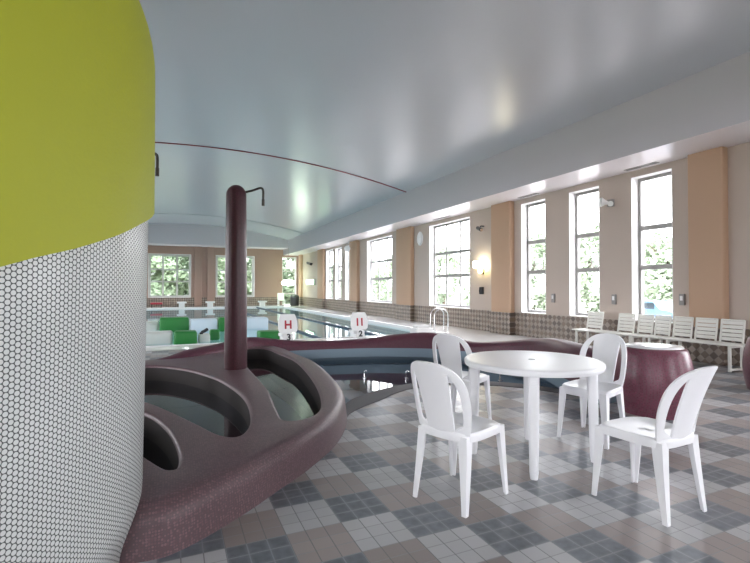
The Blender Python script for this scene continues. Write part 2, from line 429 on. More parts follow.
# long walls with real openings
def wall_with_openings(name, axis, pos, thick, a0, a1, z1, openings, m):
    """axis 'Y': wall runs along Y at x=pos..pos+thick;  openings (a, b, zlo, zhi)"""
    mb=MB()
    def bx(a,b,zl,zh):
        if b-a<1e-4 or zh-zl<1e-4: return
        if axis=='Y': mb.box(min(pos,pos+thick),max(pos,pos+thick),a,b,zl,zh)
        else: mb.box(a,b,min(pos,pos+thick),max(pos,pos+thick),zl,zh)
    cur=a0
    for (a,b,zl,zh) in sorted(openings):
        bx(cur,a,0,z1); bx(a,b,0,zl); bx(a,b,zh,z1); cur=b
    bx(cur,a1,0,z1)
    return struct(mb.build(name,m))
TH=.32
nwin=[0]
def window(axis, pos, sgn, a, b, zl, zh, cols, trans, fw=.078):
    """frame near the outside of the opening, glass, white lined reveal; sgn = outward direction"""
    nwin[0]+=1
    fx=pos+sgn*(TH-.09)
    mb=MB()
    def bx(m_,a_,b_,z0,z1,d0,d1):
        lo,hi=sorted((pos+sgn*d0,pos+sgn*d1))
        if axis=='Y': m_.box(lo,hi,a_,b_,z0,z1)
        else: m_.box(a_,b_,lo,hi,z0,z1)
    D0,D1=TH-.12,TH-.04
    bx(mb,a,a+fw,zl,zh,D0,D1); bx(mb,b-fw,b,zl,zh,D0,D1); bx(mb,a+fw,b-fw,zl,zl+fw,D0,D1); bx(mb,a+fw,b-fw,zh-fw,zh,D0,D1)
    for k in range(1,cols):
        c=a+(b-a)*k/cols
        zz=[zl+fw]+[t for t in trans]+[zh-fw]
        for z0,z1 in zip(zz,zz[1:]):
            bx(mb,c-fw*.4,c+fw*.4,z0+(.04 if z0 in trans else 0),z1-(.04 if z1 in trans else 0),D0+.01,D1-.01)
    for t in trans: bx(mb,a+fw,b-fw,t-.05,t+.05,D0-.01,D1)
    o=struct(mb.build('window_%d'%nwin[0],M['frame' if axis=='Y' else 'frame_pale']))
    g=MB(); bx(g,a+fw*.5,b-fw*.5,zl+fw*.5,zh-fw*.5,TH-.085,TH-.075); g.build('pane',M['glass'],o)
    r=MB(); e=.012
    bx(r,a,a+e,zl+e,zh-e,.0,D0); bx(r,b-e,b,zl+e,zh-e,.0,D0); bx(r,a,b,zl,zl+e,-.02,D0); bx(r,a,b,zh-e,zh,.0,D0)
    r.build('reveal_lining',M['reveal'],o)
    if axis=='Y': portal((pos+sgn*(TH+.02),(a+b)/2,(zl+zh)/2),(0,PI/2*sgn,0),zh-zl,b-a)
    else: portal(((a+b)/2,pos+sgn*(TH+.02),(zl+zh)/2),(-PI/2*sgn,0,0),b-a,zh-zl)
T=(1.79,2.63)
right=[(5.81,6.69,1),(7.49,8.37,1),(9.15,10.07,1),(12.5,15.1,3),(18.34,21.2,3),(23.62,24.38,1),(25.0,26.1,1),(26.55,27.9,1),
       (.2,2.8,3),(-4.8,-2.2,3)]
wall_with_openings('wall_right','Y',WX,TH,Y0-TH,Y1+TH,ROOF,[(a,b,SILL,HEAD) for a,b,_ in right],M['wall'])
for a,b,c in right: window('Y',WX,1,a,b,SILL,HEAD,c,T)
leftw=[(-4,-1.2,3),(1,3.8,3),(7,9.8,3),(13,15.8,3),(19,21.8,3),(25,27.8,3)]
wall_with_openings('wall_left','Y',LX,-TH,Y0-TH,Y1+TH,ROOF,[(a,b,SILL,HEAD) for a,b,_ in leftw],M['wall'])
for a,b,c in leftw: window('Y',LX,-1,a,b,SILL,HEAD,c,T)
back=[(-1.5,1.24,3,SILL),(2.9,5.66,3,SILL)]
wall_with_openings('wall_back','X',Y1,TH,LX,WX,ROOF,[(a,b,z,HEAD) for a,b,c,z in back]+[(7.75,8.85,0.02,HEAD),(-5.2,-2.9,SILL,HEAD)],M['wall_far'])
for a,b,c,z in back+[(-5.2,-2.9,3,SILL)]: window('X',Y1,1,a,b,z,HEAD,c,T,.15)
window('X',Y1,1,7.75,8.85,.02,HEAD,1,(.9,1.79,2.63),.09)
front=[(-5.0,-2.0),(3.5,6.5)]
wall_with_openings('wall_front','X',Y0,-TH,LX,WX,ROOF,[(a,b,SILL,HEAD) for a,b in front],M['wall'])
for a,b in front: window('X',Y0,-1,a,b,SILL,HEAD,3,T)

# tiled wainscot
DY,DX=diamond_material(1),diamond_material(0)
mb=MB(); mb.box(WX-.025,WX,Y0,Y1,0,SILL-.01); struct(mb.build('baseboard_right',DY))
mb=MB(); mb.box(LX,LX+.025,Y0,Y1,0,SILL-.01); struct(mb.build('baseboard_left',DY))
mb=MB(); mb.box(LX+.03,7.7,Y1-.025,Y1,0,SILL-.01); struct(mb.build('baseboard_back',DX))

# pilasters
npil=[3]
def pilaster(x0,x1,y0,y1,z1):
    mb=MB(); mb.box(x0,x1,y0,y1,0,z1,bevel=.03)
    npil[0]+=1; struct(mb.build('trim_%d'%npil[0],M['orange'],smooth=True,angle=30))
    m2=MB(); m2.box(x0-.02 if x1>8 else x0,x1,y0-.02,y1+.02,0,SILL-.02)
    npil[0]+=1; struct(m2.build('trim_%d'%npil[0],DY))
for a,b in ((4.82,5.42),(10.35,11.2),(16.3,17.6),(22.2,23.3),(28.1,29.3),(33.6,34.3)): pilaster(WX-.17,WX+.02,a,b,SOF+.02)
for a,b in ((1.45,1.95),(2.3,2.8)): 
    mb=MB(); mb.box(a,b,Y1-.12,Y1+.02,0,4.35,bevel=.02); npil[0]+=1; struct(mb.build('trim_%d'%npil[0],M['wall_far']))

# vaulted ceiling, side beams, soffits, end fascia
mb=MB(); N=48; xs=[BX0+(BX1-BX0)*i/N for i in range(N+1)]; ys=[Y0-TH+ (33.5-Y0+TH)*j/10 for j in range(11)]
g=[[mb.bm.verts.new((x,y,vault(x))) for x in xs] for y in ys]
for j in range(10):
    for i in range(N): mb.bm.faces.new((g[j][i],g[j][i+1],g[j+1][i+1],g[j+1][i]))
struct(mb.build('ceiling',M['ceil'],smooth=True,angle=60))
for nm,x0,x1 in (('ceiling_beam_right',BX1,WX),('ceiling_beam_left',LX,BX0)):
    mb=MB(); e=vault(BX1)+.02
    mb.box(x0,x1,Y0,Y1,SOF,e)
    o=mb.build(nm,[M['beam'],M['soffit']])
    for p in o.data.polygons:
        if p.normal.z<-.9: p.material_index=1
    struct(o)
mb=MB(); L=[]
top=[(x,vault(x)) for x in xs]
zb=4.28
a=[mb.bm.verts.new((x,33.5,z+.01)) for x,z in top]; b=[mb.bm.verts.new((x,33.5,zb)) for x,z in top]
c=[mb.bm.verts.new((x,Y1,zb)) for x,z in top]
for i in range(N): mb.bm.faces.new((a[i],a[i+1],b[i+1],b[i])); mb.bm.faces.new((b[i],b[i+1],c[i+1],c[i]))
struct(mb.build('ceiling_beam_back',M['beam']))
mb=MB(); mb.box(LX-TH,WX+TH,Y0-TH,Y1+TH,ROOF,ROOF+.2); struct(mb.build('ceiling_roof',M['beam']))
def arc_strip(name,y,wd,m,x0=BX0,x1=BX1):
    mb=MB(); K=60
    X=[x0+(x1-x0)*i/K for i in range(K+1)]
    R=[[mb.bm.verts.new((x,yy,vault(x)-dz)) for x in X] for yy,dz in ((y-wd/2,-.005),(y-wd/2,.02),(y+wd/2,.02),(y+wd/2,-.005))]
    for A_,B_ in zip(R,R[1:]):
        for i in range(K): mb.bm.faces.new((A_[i],A_[i+1],B_[i+1],B_[i]))
    return struct(mb.build(name,m))
arc_strip('trim_1001',14.8,.06,M['redline'])
arc_strip('trim_1002',28.9,.05,M['joint'])

# slot diffusers on the soffit
def slot(y0,y1,where):
    mb=MB(); mb.box(8.72,8.84,y0,y1,SOF-.012,SOF+.005,bevel=.004)
    o=mb.build('ceiling_vent',M['frame']); tag(o,'grey slot vent in the soffit above '+where,'vent',group='slot vents in the soffit')
    m2=MB(); m2.box(8.765,8.795,y0+.03,y1-.03,SOF-.016,SOF-.011); m2.build('slot',M['dark'],o)
slot(5.95,6.65,'the narrow window nearest the benches'); slot(9.2,9.9,'the narrow window beside the apricot pilaster'); slot(13.3,14.4,'the wide window beside the lit wall lamp')

# ------------------------------------------------------------------ lime green and white mosaic drum
DC=Vector((-1.37,2.75)); 
f_,yaw=456.,.4188; cy_,sy_=math.cos(yaw),math.sin(yaw)
bnd=[(0,268.5,1.42),(32,257.3,1.56),(57.6,249.5,1.70),(96,236,1.92),(125,223.3,2.14),(150,212,2.5)]
tab=[]
for px,py,D in bnd:
    R=(px-375)/f_; X=D*(R*cy_+sy_); Y=D*(cy_-R*sy_); z=1.36+(287.6-py)*D/f_
    tab.append((math.atan2(Y-DC.y,X-DC.x),z))
tab.sort()
def zb_(ph):
    ph=math.atan2(math.sin(ph),math.cos(ph))
    if ph<=tab[0][0]:
        return tab[0][1]-.22*math.sin(min(PI/2,(tab[0][0]-ph)*.8)) if ph>-PI*.9 else tab[0][1]-.22
    if ph>=tab[-1][0]:
        t=min(1,(ph-tab[-1][0])/(PI-tab[-1][0])); z0=tab[-1][1]; z1=tab[0][1]-.22
        return z0+.25*math.sin(t*PI)*(1-t)+ (z1-z0)*(t*t*(3-2*t))
    for (a,za),(b,zb) in zip(tab,tab[1:]):
        if a<=ph<=b: t=(ph-a)/(b-a); return za+(zb-za)*t
def rad(z,clad=False):
    if not clad and z<2.5: return 1.28
    if z<.30:
        t=max(0,min(1,z/.30)); t=t*t*(3-2*t); return 1.155+.075*t
    if z<1.7: return 1.23+.02*(z-.3)/1.4
    if z<2.5: return 1.25 if clad else 1.28
    t=(z-2.5)/.85
    return 1.28*(1-min(1,t)**2.3)**(1/2.3)*.999+.001
drum=empty('mosaic_drum',(DC.x,DC.y,0)); tag(drum,'large rounded drum, lime green plaster above white penny round mosaic, at the left edge','drum')
NP=160
def band(z0f,z1f,nz,name,m,clad=False):
    mb=MB(); uvl=mb.bm.loops.layers.uv.new('UVMap'); g=[]
    for j in range(nz+1):
        row=[]
        for i in range(NP+1):
            ph=2*PI*i/NP; a,b=z0f(ph),z1f(ph); z=a+(b-a)*max(0,(j-(0 if clad else 1)))/(nz-(0 if clad else 1)); r=rad(z,clad) if clad or j else 1.24; row.append((mb.bm.verts.new((r*math.cos(ph),r*math.sin(ph),z)),ph*1.28,z))
        g.append(row)
    for j in range(nz):
        for i in range(NP):
            q4=(g[j][i],g[j][i+1],g[j+1][i+1],g[j+1][i]); f=mb.bm.faces.new([v[0] for v in q4])
            for l,v in zip(f.loops,q4): l[uvl].uv=(v[1],v[2])
    return mb.build(name,m,drum,smooth=True,angle=60)
band(lambda p:0.0,lambda p:zb_(p)+.01,40,'mosaic_cladding',M['penny'],True)
band(zb_,lambda p:2.5,10,'green_plaster',M['lime'])
mb=MB(); prof=[]
for k in range(25):
    t=k/24; z=2.5+.85*math.sin(t*PI/2); prof.append((max(rad(z),0.0) if k<24 else 0,z))
mb.lathe(prof,0,0,NP,cap=False); mb.build('domed_top',M['lime'],drum,smooth=True,angle=60)

# ------------------------------------------------------------------ plum mosaic plunge tubs
TOP=.26
tub=empty('plunge_tub_block',(0,0,0)); tag(tub,'low curved plum mosaic block with three crescent shaped plunge tubs beside the drum','plunge tub')
mb=MB()
r=.11; loops=[]
loops.append([q(p,-.02) for p in tub_outline])
loops.append([q(p,TOP-r) for p in offset(tub_outline,.02)])
for k in range(1,7):
    t=k/6*PI/2; loops.append([q(p,TOP-r+r*math.sin(t)) for p in offset(tub_outline,.02+r*(1-math.cos(t)))])
mb.loops(loops)
outer=[Vector((p.x,p.y)) for p in loops[-1]]
holes=[]
r2=.035
for op in (op1,op2,op3):
    o2=op; ll=[]
    for k in range(0,5):
        t=k/4*PI/2; ll.append([q(p,TOP-r2+r2*math.cos(t)) for p in offset(o2,-r2*(1-math.sin(t)))])
    holes.append([Vector((p.x,p.y)) for p in ll[0]])
    mb.loops(ll)
fill(mb.bm,[outer]+holes,TOP)
bmesh.ops.remove_doubles(mb.bm,verts=mb.bm.verts,dist=.0005)
mb.build('rim',M['purple'],tub,smooth=True,angle=50)
for k,op in enumerate((op1,op2,op3)):
    mb=MB(); mb.loops([[q(p,TOP-r2+.001) for p in op],[q(p,-.55) for p in op]]); mb.build('tub_wall',M['tubshade'],tub,smooth=True,angle=50)
    mb=MB(); fill(mb.bm,[op],-.5); mb.build('tub_floor',M['tubfloor'],tub)
    mb=MB(); fill(mb.bm,[op],.045); o=mb.build('tub_water',M['tubwater'],tub); o['kind']='stuff'

# wavy wall
mb=MB(); ll=[]
W2=[Vector((p.x,p.y)) for p in wall_c]; n=len(W2)
def wnorm(i):
    t=(W2[min(i+1,n-1)]-W2[max(i-1,0)]).normalized(); return Vector((-t.y,t.x))
hw=.17
def prof_loop(f): return [f(i) for i in range(n)]
sec=[(-hw,-.8),(-hw,'t0')]+[('c',k) for k in range(1,8)]+[(hw,'t0'),(hw,-.02)]
for s_ in sec:
    L=[]
    for i in range(n):
        zt=wall_c[i].z; nn=wnorm(i)
        if s_[0]=='c':
            t=PI*s_[1]/8; o=-hw*math.cos(t); z=zt-hw*.75+hw*.75*math.sin(t)
        else:
            o=s_[0]; z=(zt-hw*.75) if s_[1]=='t0' else s_[1]
        L.append(Vector((W2[i].x+nn.x*(-o),W2[i].y+nn.y*(-o),z)))
    ll.append(L)
RW=mb.loops([[p for p in L] for L in ll],close=False)
mb.bm.faces.new([r_[0] for r_ in RW]); mb.bm.faces.new([r_[-1] for r_ in RW][::-1])
o=mb.build('wavy_mosaic_wall',M['purple_wall'],smooth=True,angle=60)
tag(o,'low wavy plum mosaic wall with slate blue tiles below, behind the small pool','wall')

# shower columns
def shower(name_loc, top, label, arm_dir):
    x,y=name_loc; c=empty('shower_column',(x,y,TOP)); tag(c,label,'shower column')
    h=top-TOP; mb=MB(); R=.145
    prof=[(R*1.04,0),(R*1.0,h*.5),(R*.93,h-R)]+[(R*.93*math.cos(t),h-R+R*math.sin(t)) for t in [PI/2*k/8 for k in range(1,9)]]
    prof[-1]=(0,h)
    mb.lathe(prof,0,0,32); mb.build('post',M['purple_col'],c,smooth=True,angle=60)
    d=Vector(arm_dir).normalized(); z=h-.10
    pts=[Vector((0,0,z))+d*.10,Vector((0,0,z+.03))+d*.22,Vector((0,0,z+.065))+d*.31,Vector((0,0,z+.06))+d*.345,Vector((0,0,z+.02))+d*.36,Vector((0,0,z-.10))+d*.36]
    mb=MB(); mb.tube(catmull(pts,False,4),.016,8); a=mb.build('spout',M['bronze'],c,smooth=True)
    mb=MB(); mb.tube([Vector((0,0,z-.09))+d*.36,Vector((0,0,z-.18))+d*.36],.021,10); mb.build('nozzle',M['bronze'],a,smooth=True)
shower((.80,6.48),2.77,'tall dark plum mosaic shower column rising between two tubs',(.85,-.25,0))
shower((-.50,5.62),2.86,'shower column almost hidden by the lime green drum, only its spout showing',(.85,-.25,0))

# ------------------------------------------------------------------ mosaic planters / drums
def barrel(loc,r,h,label,white_top=True,rt=None):
    b=empty('mosaic_barrel',(*loc,0)); tag(b,label,'barrel')
    rt=rt or r*.84
    mb=MB(); K=14; prof=[]
    for k in range(K+1):
        t=k/K; z=h*.96*t; rr=(r*.9)+(rt-r*.9)*t+ (r-(r*.9+rt)/2)*math.sin(PI*t)*1.0
        prof.append((rr,z))
    prof+= [(rt-.015,h*.985),(rt-.04,h)]
    mb.lathe(prof,0,0,48); mb.build('mosaic_body',M['purple_drum'],b,smooth=True,angle=50)
    mb=MB(); mb.lathe([(rt-.035,h-.004),(rt-.045,h+.012),(rt*.6,h+.02),(0,h+.024)],0,0,48); mb.build('white_top',M['whitetop'],b,smooth=True,angle=60)
barrel((4.86,3.36),.385,.71,'bulging plum mosaic barrel with a white top behind the nearest chair')
barrel((7.33,3.30),.42,.70,'second plum mosaic barrel cut off by the right edge of the picture',rt=.36)

# chrome nozzles in the small pool
def nozzle(x,y,label,bend=0):
    mb=MB(); mb.tube(catmull([Vector((x,y,-.16)),Vector((x,y,-.03)),Vector((x+.005,y-.005,.0)),Vector((x+.02+bend,y-.01,.015)),Vector((x+.035+bend*2,y-.015,.0))],False,4),.011,8)
    mb.box(x-.03,x+.03,y-.03,y+.03,-.14,-.095,bevel=.01)
    tag(mb.build('water_spout',M['chrome'],smooth=True),label,'spout',group='chrome spouts in the small pool')
nozzle(2.85,6.83,'small chrome spout in the small pool, nearest the plunge tubs')
nozzle(3.47,6.56,'small chrome spout in the small pool, left of the front left chair')
nozzle(4.67,6.79,'small chrome spout seen between the table and the rear left chair',.06)
nozzle(4.73,5.78,'small chrome spout seen under the left half of the table top',.06)

# ------------------------------------------------------------------ white plastic chairs
def make_chair():
    c=empty('plastic_chair')
    SZ=.475
    # seat: rounded square, dished, with a downturned skirt
    mb=MB(); K=48
    def sq(a,rx,ry,e=4.0):
        ct,st=math.cos(a),math.sin(a); return (math.copysign(abs(ct)**(2/e),ct)*rx, math.copysign(abs(st)**(2/e),st)*ry)
    def ring(s,z,ty=0):
        L=[]
        for k in range(K):
            x,y=sq(2*PI*k/K,.222*s,.222*s)
            x*=1-.07*(0.222-y)/.444      # narrower at the back
            zz=z - (.018*max(0,y-.12)/.1 if s>.9 else 0)
            L.append(Vector((x,y,zz)))
        return L
    mb.loops([ring(.985,SZ-.055),ring(1.0,SZ-.055),ring(1.01,SZ-.02),ring(1.0,SZ-.004),ring(.965,SZ+.002),ring(.9,SZ-.002),ring(.75,SZ-.012),ring(.5,SZ-.018),ring(.2,SZ-.02),ring(.02,SZ-.02)])
    s=mb.build('seat',M['plastic'],c,smooth=True,angle=50)
    mod=s.modifiers.new('thickness','SOLIDIFY'); mod.thickness=.006; mod.offset=-1
    # legs: L shaped tapering channels, splayed outwards
    for sx,sy in ((-1,1),(1,1),(-1,-1),(1,-1)):
        m2=MB(); K2=7; rings=[]
        tx,ty=sx*(.185 if sy>0 else .165),sy*.19
        bx_,by_=sx*(.203 if sy>0 else .183),sy*(.208 if sy>0 else .228)
        for k in range(K2+1):
            t=k/K2; cx=tx+(bx_-tx)*t; cyy=ty+(by_-ty)*(t**1.25); z=(SZ-.02)*(1-t); w_=.066-.036*t; th=.012
            if k==K2: z=0
            # outer corner at (sx,sy); channel opens towards the seat centre
            P=[(0,0),(-w_,0),(-w_,-th),(-th*1.2,-th*1.2),(-th,-w_),(0,-w_)]
            rings.append([Vector((cx+sx*(px+.02),cyy+sy*(py+.02),z)) for px,py in P])
        R=m2.loops(rings); m2.bm.faces.new(R[0]); m2.bm.faces.new(R[-1])
        m2.build('leg',M['plastic'],c)
    # backrest: arch with wide central splat and two crescent slots
    m3=MB(); H=.452; rows=[]; NR=34
    ts=[.5*(1-math.cos(PI*k/NR))*.5+.5*(k/NR) for k in range(NR+1)]; ts=[math.sin(k/NR*PI/2)**1.0*.6+.4*k/NR for k in range(NR+1)]
    def xo(t):
        if t<.42: return .192+.022*math.sin(t/.42*PI/2)
        u=(t-.42)/.58; return .214*max(0,(1-u**2.7))**(1/2.7)
    for t in ts:
        o_=xo(t); st=.042
        inner=.098+.026*t
        outer_=o_-st*(1+.25*t)
        if t<.07: so=si=inner
        else:
            blend=min(1,(t-.07)/.06)
            si=inner; so=inner+(outer_-inner)*math.sqrt(blend)
            if outer_<=inner or t>.93: so=si=min(inner,max(o_*.6,.001))
        if so<si: so=si
        if o_<.02: o_=.02
        so=min(so,o_*.97); si=min(si,so)
        row=[]
        for x in [-o_,-(o_+so)/2,-so,-si]+[-si+2*si*k/8 for k in range(1,8)]+[si,so,(o_+so)/2,o_]:
            z=SZ-.012+H*t
            y=-.215-.115*t-.055*t*t+.075*(x/.214)**2*(.6+.7*t)
            row.append((m3.bm.verts.new((x,y,z)),x))
        rows.append((row,so-si))
    for (a,ga),(b,gb) in zip(rows,rows[1:]):
        for i in range(len(a)-1):
            if i in (2,11): continue
            m3.bm.faces.new((a[i][0],a[i+1][0],b[i+1][0],b[i][0]))
    bmesh.ops.remove_doubles(m3.bm,verts=m3.bm.verts,dist=.0004)
    bk=m3.build('backrest',M['plastic'],c,smooth=True,angle=60)
    mod=bk.modifiers.new('thickness','SOLIDIFY'); mod.thickness=.014; mod.offset=0
    mod=bk.modifiers.new('edge','BEVEL'); mod.width=.004; mod.segments=2
    return c
chairs=[((1.745,2.535),(.93,.37),'white plastic chair at the front left of the table, back turned to the viewer'),
        ((2.71,3.90),(.86,.50),'white plastic chair behind the table on its left side, beside the small pool'),
        ((3.50,3.00),(-.95,-.30),'white plastic chair right behind the table, in front of the mosaic barrel'),
        ((2.765,1.965),(-.06,1.0),'nearest white plastic chair, at the front right of the table, seen from the side')]
proto=make_chair()
for i,(p,d,lab) in enumerate(chairs):
    o=proto if i==0 else copy_tree(proto)
    o.location=(p[0],p[1],0); o.rotation_euler=(0,0,math.atan2(d[1],d[0])-PI/2)
    tag(o,lab,'chair',group='white plastic chairs around the table')

# ------------------------------------------------------------------ round table
tb=empty('round_table',(2.67,2.87,0),.0); tag(tb,'round white plastic garden table with four thick legs on the tiled floor','table')
TZ=.78; TR=.537
mb=MB(); mb.lathe([(TR-.03,TZ-.05),(TR-.006,TZ-.048),(TR,TZ-.03),(TR,TZ-.012),(TR-.008,TZ-.002),(TR-.03,TZ),(TR-.05,TZ-.004),(.03,TZ-.002),(.028,TZ-.01),(0,TZ-.01)],0,0,96,cap=False)
mb.loops([[Vector((a*math.cos(2*PI*k/96),a*math.sin(2*PI*k/96),z)) for k in range(96)] for a,z in ((TR-.03,TZ-.05),(TR-.035,TZ-.02),(.01,TZ-.02))])
mb.build('tabletop',M['plastic'],tb,smooth=True,angle=50)
mb=MB(); mb.lathe([(.028,TZ-.006),(.026,TZ+.0),(0,TZ+.001)],0,0,24); mb.build('parasol_hole_cap',M['joint'],tb,smooth=True)
for lx,ly in ((2.36,2.52),(2.27,3.11),(2.93,3.2),(3.02,2.57)):
    px,py=lx-2.67,ly-2.87; dd=Vector((px,py)).normalized()
    m2=MB(); rings=[]
    for t in (0,.08,.5,.94,1.0):
        z=TZ-.022-(TZ-.022)*t; cx,cy=px+dd.x*.015*(t-1),py+dd.y*.015*(t-1); rr=.043-.011*t
        if t==1.0: rr*=.85
        L=[]
        for k in range(24):
            a=2*PI*k/24; r_=rr*(1+.06*math.cos(4*a)+(.03 if k%2 else 0)); L.append(Vector((cx+r_*math.cos(a),cy+r_*math.sin(a),z)))
        rings.append(L)
    R=m2.loops(rings); m2.bm.faces.new(R[-1]); m2.bm.faces.new(R[0]); m2.build('leg',M['plastic'],tb,smooth=True,angle=50)

# ------------------------------------------------------------------ slatted benches along the window wall
def bench(y0,y1,panels,label,legs,endframe=False):
    b=empty('slatted_bench',(8.37,(y0+y1)/2,0)); tag(b,label,'bench',group='white slatted benches along the window wall')
    oy=(y0+y1)/2
    mb=MB()
    for k in range(4):
        x=-.20+k*.105; mb.box(x,x+.085,y0-oy,y1-oy,.415,.44,bevel=.006)
    mb.build('seat',M['benchw'],b)
    for p0,p1 in panels:
        m2=MB()
        for k in range(5):
            z=.465+k*.068; x=.225+.010*k
            m2.box(x-.01,x+.01,p0-oy+.03,p1-oy-.03,z,z+.058,bevel=.004)
        for yy in (p0-oy,p1-oy-.04):
            m2.tube([(.20,yy+.02,.42),(.235,yy+.02,.60),(.268,yy+.02,.82)],.017,8)
        m2.tube([(.266,p0-oy+.02,.812),(.266,p1-oy-.02,.812)],.014,8)
        m2.build('backrest',M['benchw'],b,smooth=True,angle=40)
    for yy in legs:
        m3=MB(); y=yy-oy
        m3.box(-.18,-.14,y-.02,y+.02,0,.415,bevel=.004); m3.box(.16,.20,y-.02,y+.02,0,.415,bevel=.004)
        m3.box(-.14,.16,y-.018,y+.018,.38,.412); 
        if endframe: m3.box(-.14,.16,y-.018,y+.018,.02,.05)
        m3.build('leg_frame',M['benchw'],b)
bench(6.30,7.54,[(7.08,7.5),(6.33,6.72)],'white slatted bench farthest in the row, gap between its two backrests',(7.44,6.4))
bench(5.59,6.28,[(5.94,6.27),(5.60,5.92)],'short white slatted bench between the two longer ones, two joined backrests',(6.1,5.75))
bench(4.22,5.57,[(5.2,5.56),(4.79,5.17),(4.38,4.76)],'white slatted bench nearest the viewer with three joined backrests, under the pilaster',(5.4,4.40),True)

# ------------------------------------------------------------------ starting blocks and lane ropes
def text(s,size,loc,m,parent,name='number'):
    cu=bpy.data.curves.new(name,'FONT'); cu.body=s; cu.size=size; cu.extrude=.004; cu.offset=size*.03; cu.align_x='CENTER'; cu.align_y='CENTER'
    o=bpy.data.objects.new(name,cu); col.objects.link(o); o.data.materials.append(m); 
    me=bpy.data.meshes.new_from_object(o.evaluated_get(bpy.context.evaluated_depsgraph_get())); bpy.data.objects.remove(o)
    o=bpy.data.objects.new(name,me); col.objects.link(o); me.materials.clear(); me.materials.append(m)
    o.parent=parent; o.location=loc; o.rotation_euler=(PI/2,0,0); return o
def block(x,y,num,bar,label):
    b=empty('starting_block',(x,y,0)); tag(b,label,'starting block')
    mb=MB()
    # white tapered plate leaning towards the water with rounded corners
    ring=[[Vector((-w_,-.02+z*.1,z)),Vector((w_,-.02+z*.1,z)),Vector((w_,.05+z*.1,z)),Vector((-w_,.05+z*.1,z))] for z,w_ in ((.225,.18),(.27,.225),(.34,.24),(.48,.235),(.61,.21),(.69,.17))]
    R=mb.loops(ring); mb.bm.faces.new(R[0]); mb.bm.faces.new(R[-1]); p=mb.build('board',M['white'],b)
    m2=MB(); m2.box(-.13,.13,-.03,.40,-.0,.12,bevel=.01); m2.box(-.16,.16,.05,.45,.12,.2,bevel=.015); m2.build('pedestal',M['white'],b)
    m3=MB()
    for s_ in (-1,1): m3.box(s_*.065-.022,s_*.065+.022,.0,.012,.33,.54,bevel=.004)
    if bar: m3.box(-.045,.045,.0,.012,.41,.455,bevel=.003)
    for v in m3.bm.verts: v.co.y+=-.02+v.co.z*.1-.012
    m3.build('red_mark',M['red'],b)
    m4=MB(); m4.box(-.11,.11,-.045,-.025,-.0,.21,bevel=.004); m4.build('number_plate',M['white'],b)
    text(num,.22,(0,-.052,.12),M['dark'],b)
block(2.66,11.3,'3',True,'white starting block with red marks and the number 3')
block(4.63,11.4,'2',False,'white starting block with two red bars and the number 2')
mb=MB(); mb.box(6.2,6.75,11.1,11.5,.0,.22,bevel=.03); mb.box(6.27,6.68,11.2,11.45,.22,.30,bevel=.02)
tag(mb.build('starting_block',M['white']),'low white starting step near the pool ladder, right of number 2','starting block')
def far_block(x,lab):
    b=empty('starting_block',(x,33.55,0)); tag(b,lab,'starting block',group='white starting blocks at the far end of the pool')
    m_=MB(); m_.box(-.18,.18,-.15,.2,0,.30,bevel=.02); m_.build('pedestal',M['white'],b)
    m_=MB(); m_.box(-.30,.30,-.22,.25,.30,.40,bevel=.02); m_.build('step',M['white'],b)
for x,lab in ((.61,'small white starting block on the far edge, nearest the left drum'),(2.43,'small white starting block on the far edge, just left of the tall shower column'),(6.0,'small white starting block on the far edge, right of the shower column')): far_block(x,lab)
b=empty('red_bench',(-1.0,33.7,0)); tag(b,'small red bench with dark legs on the far pool edge beside the drum','bench')
mb=MB(); mb.box(-.3,.42,-.18,.18,.24,.36,bevel=.03); mb.build('seat',M['red'],b)
for sx in (-.22,.34):
    for sy in (-.13,.13):
        m_=MB(); m_.box(sx-.025,sx+.025,sy-.025,sy+.025,0,.24); m_.build('leg',M['dark'],b)
for x,lab in ((5.55,'dark lane rope on the water right of starting block 2'),(3.75,'dark lane rope on the water between starting blocks 3 and 2')):
    mb=MB(); y=PY0+.1
    pts=[]; rs=[]
    K=120
    for k in range(K+1):
        pts.append((x,PY0+.02+(PY1-PY0-.04)*k/K,-.055)); rs.append(.035 if k%2 else .05)
    mb.tube(pts,rs,8); tag(mb.build('lane_rope',M['rope'],smooth=True),lab,'lane rope')

# floating foam blocks
def foam(x0,x1,y0,y1,z1,m,label,z0=-.13):
    mb=MB(); mb.box(x0+.01,x1-.01,y0,y1,z0,z1,bevel=min(.06,(z1-z0)*.2)); tag(mb.build('pool_float',m,smooth=True,angle=40),label,'pool float',group='foam floats on the near water of the big pool')
foam(-.85,-.40,16.75,17.3,.22,M['offwhite'],'pale foam float beside the drum, left of the big green one')
foam(-.38,.54,16.5,17.1,.36,M['green'],'largest green foam float, second row on the water')
foam(.56,1.42,16.3,16.9,.30,M['bluewhite'],'pale blue white foam float right of the largest green one')
foam(1.44,1.75,16.2,16.8,.34,M['green'],'green foam float half hidden by the shower column on its left')
foam(2.2,3.14,16.3,16.9,.30,M['bluewhite'],'pale blue white foam float right of the shower column')
foam(-.75,.03,12.85,13.4,.22,M['offwhite'],'pale foam float in the front row beside the drum')
foam(.04,.62,12.75,13.3,.22,M['green'],'green foam float in the front row left of the small white one')
foam(.64,.95,12.9,13.3,.12,M['offwhite'],'small off-white foam float between two green ones in the front row')
foam(.97,1.26,13.6,13.95,.16,M['green'],'smallest green foam float, left of the shower column')
foam(2.22,3.0,12.85,13.4,.13,M['green'],'low green foam float right of the shower column, behind block number 3')
mb=MB(); mb.tube([(.72,13.0,.165),(.80,13.0,.20),(.88,13.02,.25)],.04,8); mb.box(.68,.76,12.96,13.06,.121,.17,bevel=.01)
tag(mb.build('float_handle',M['dark'],smooth=True),'small black handle lying on the front white float','handle')

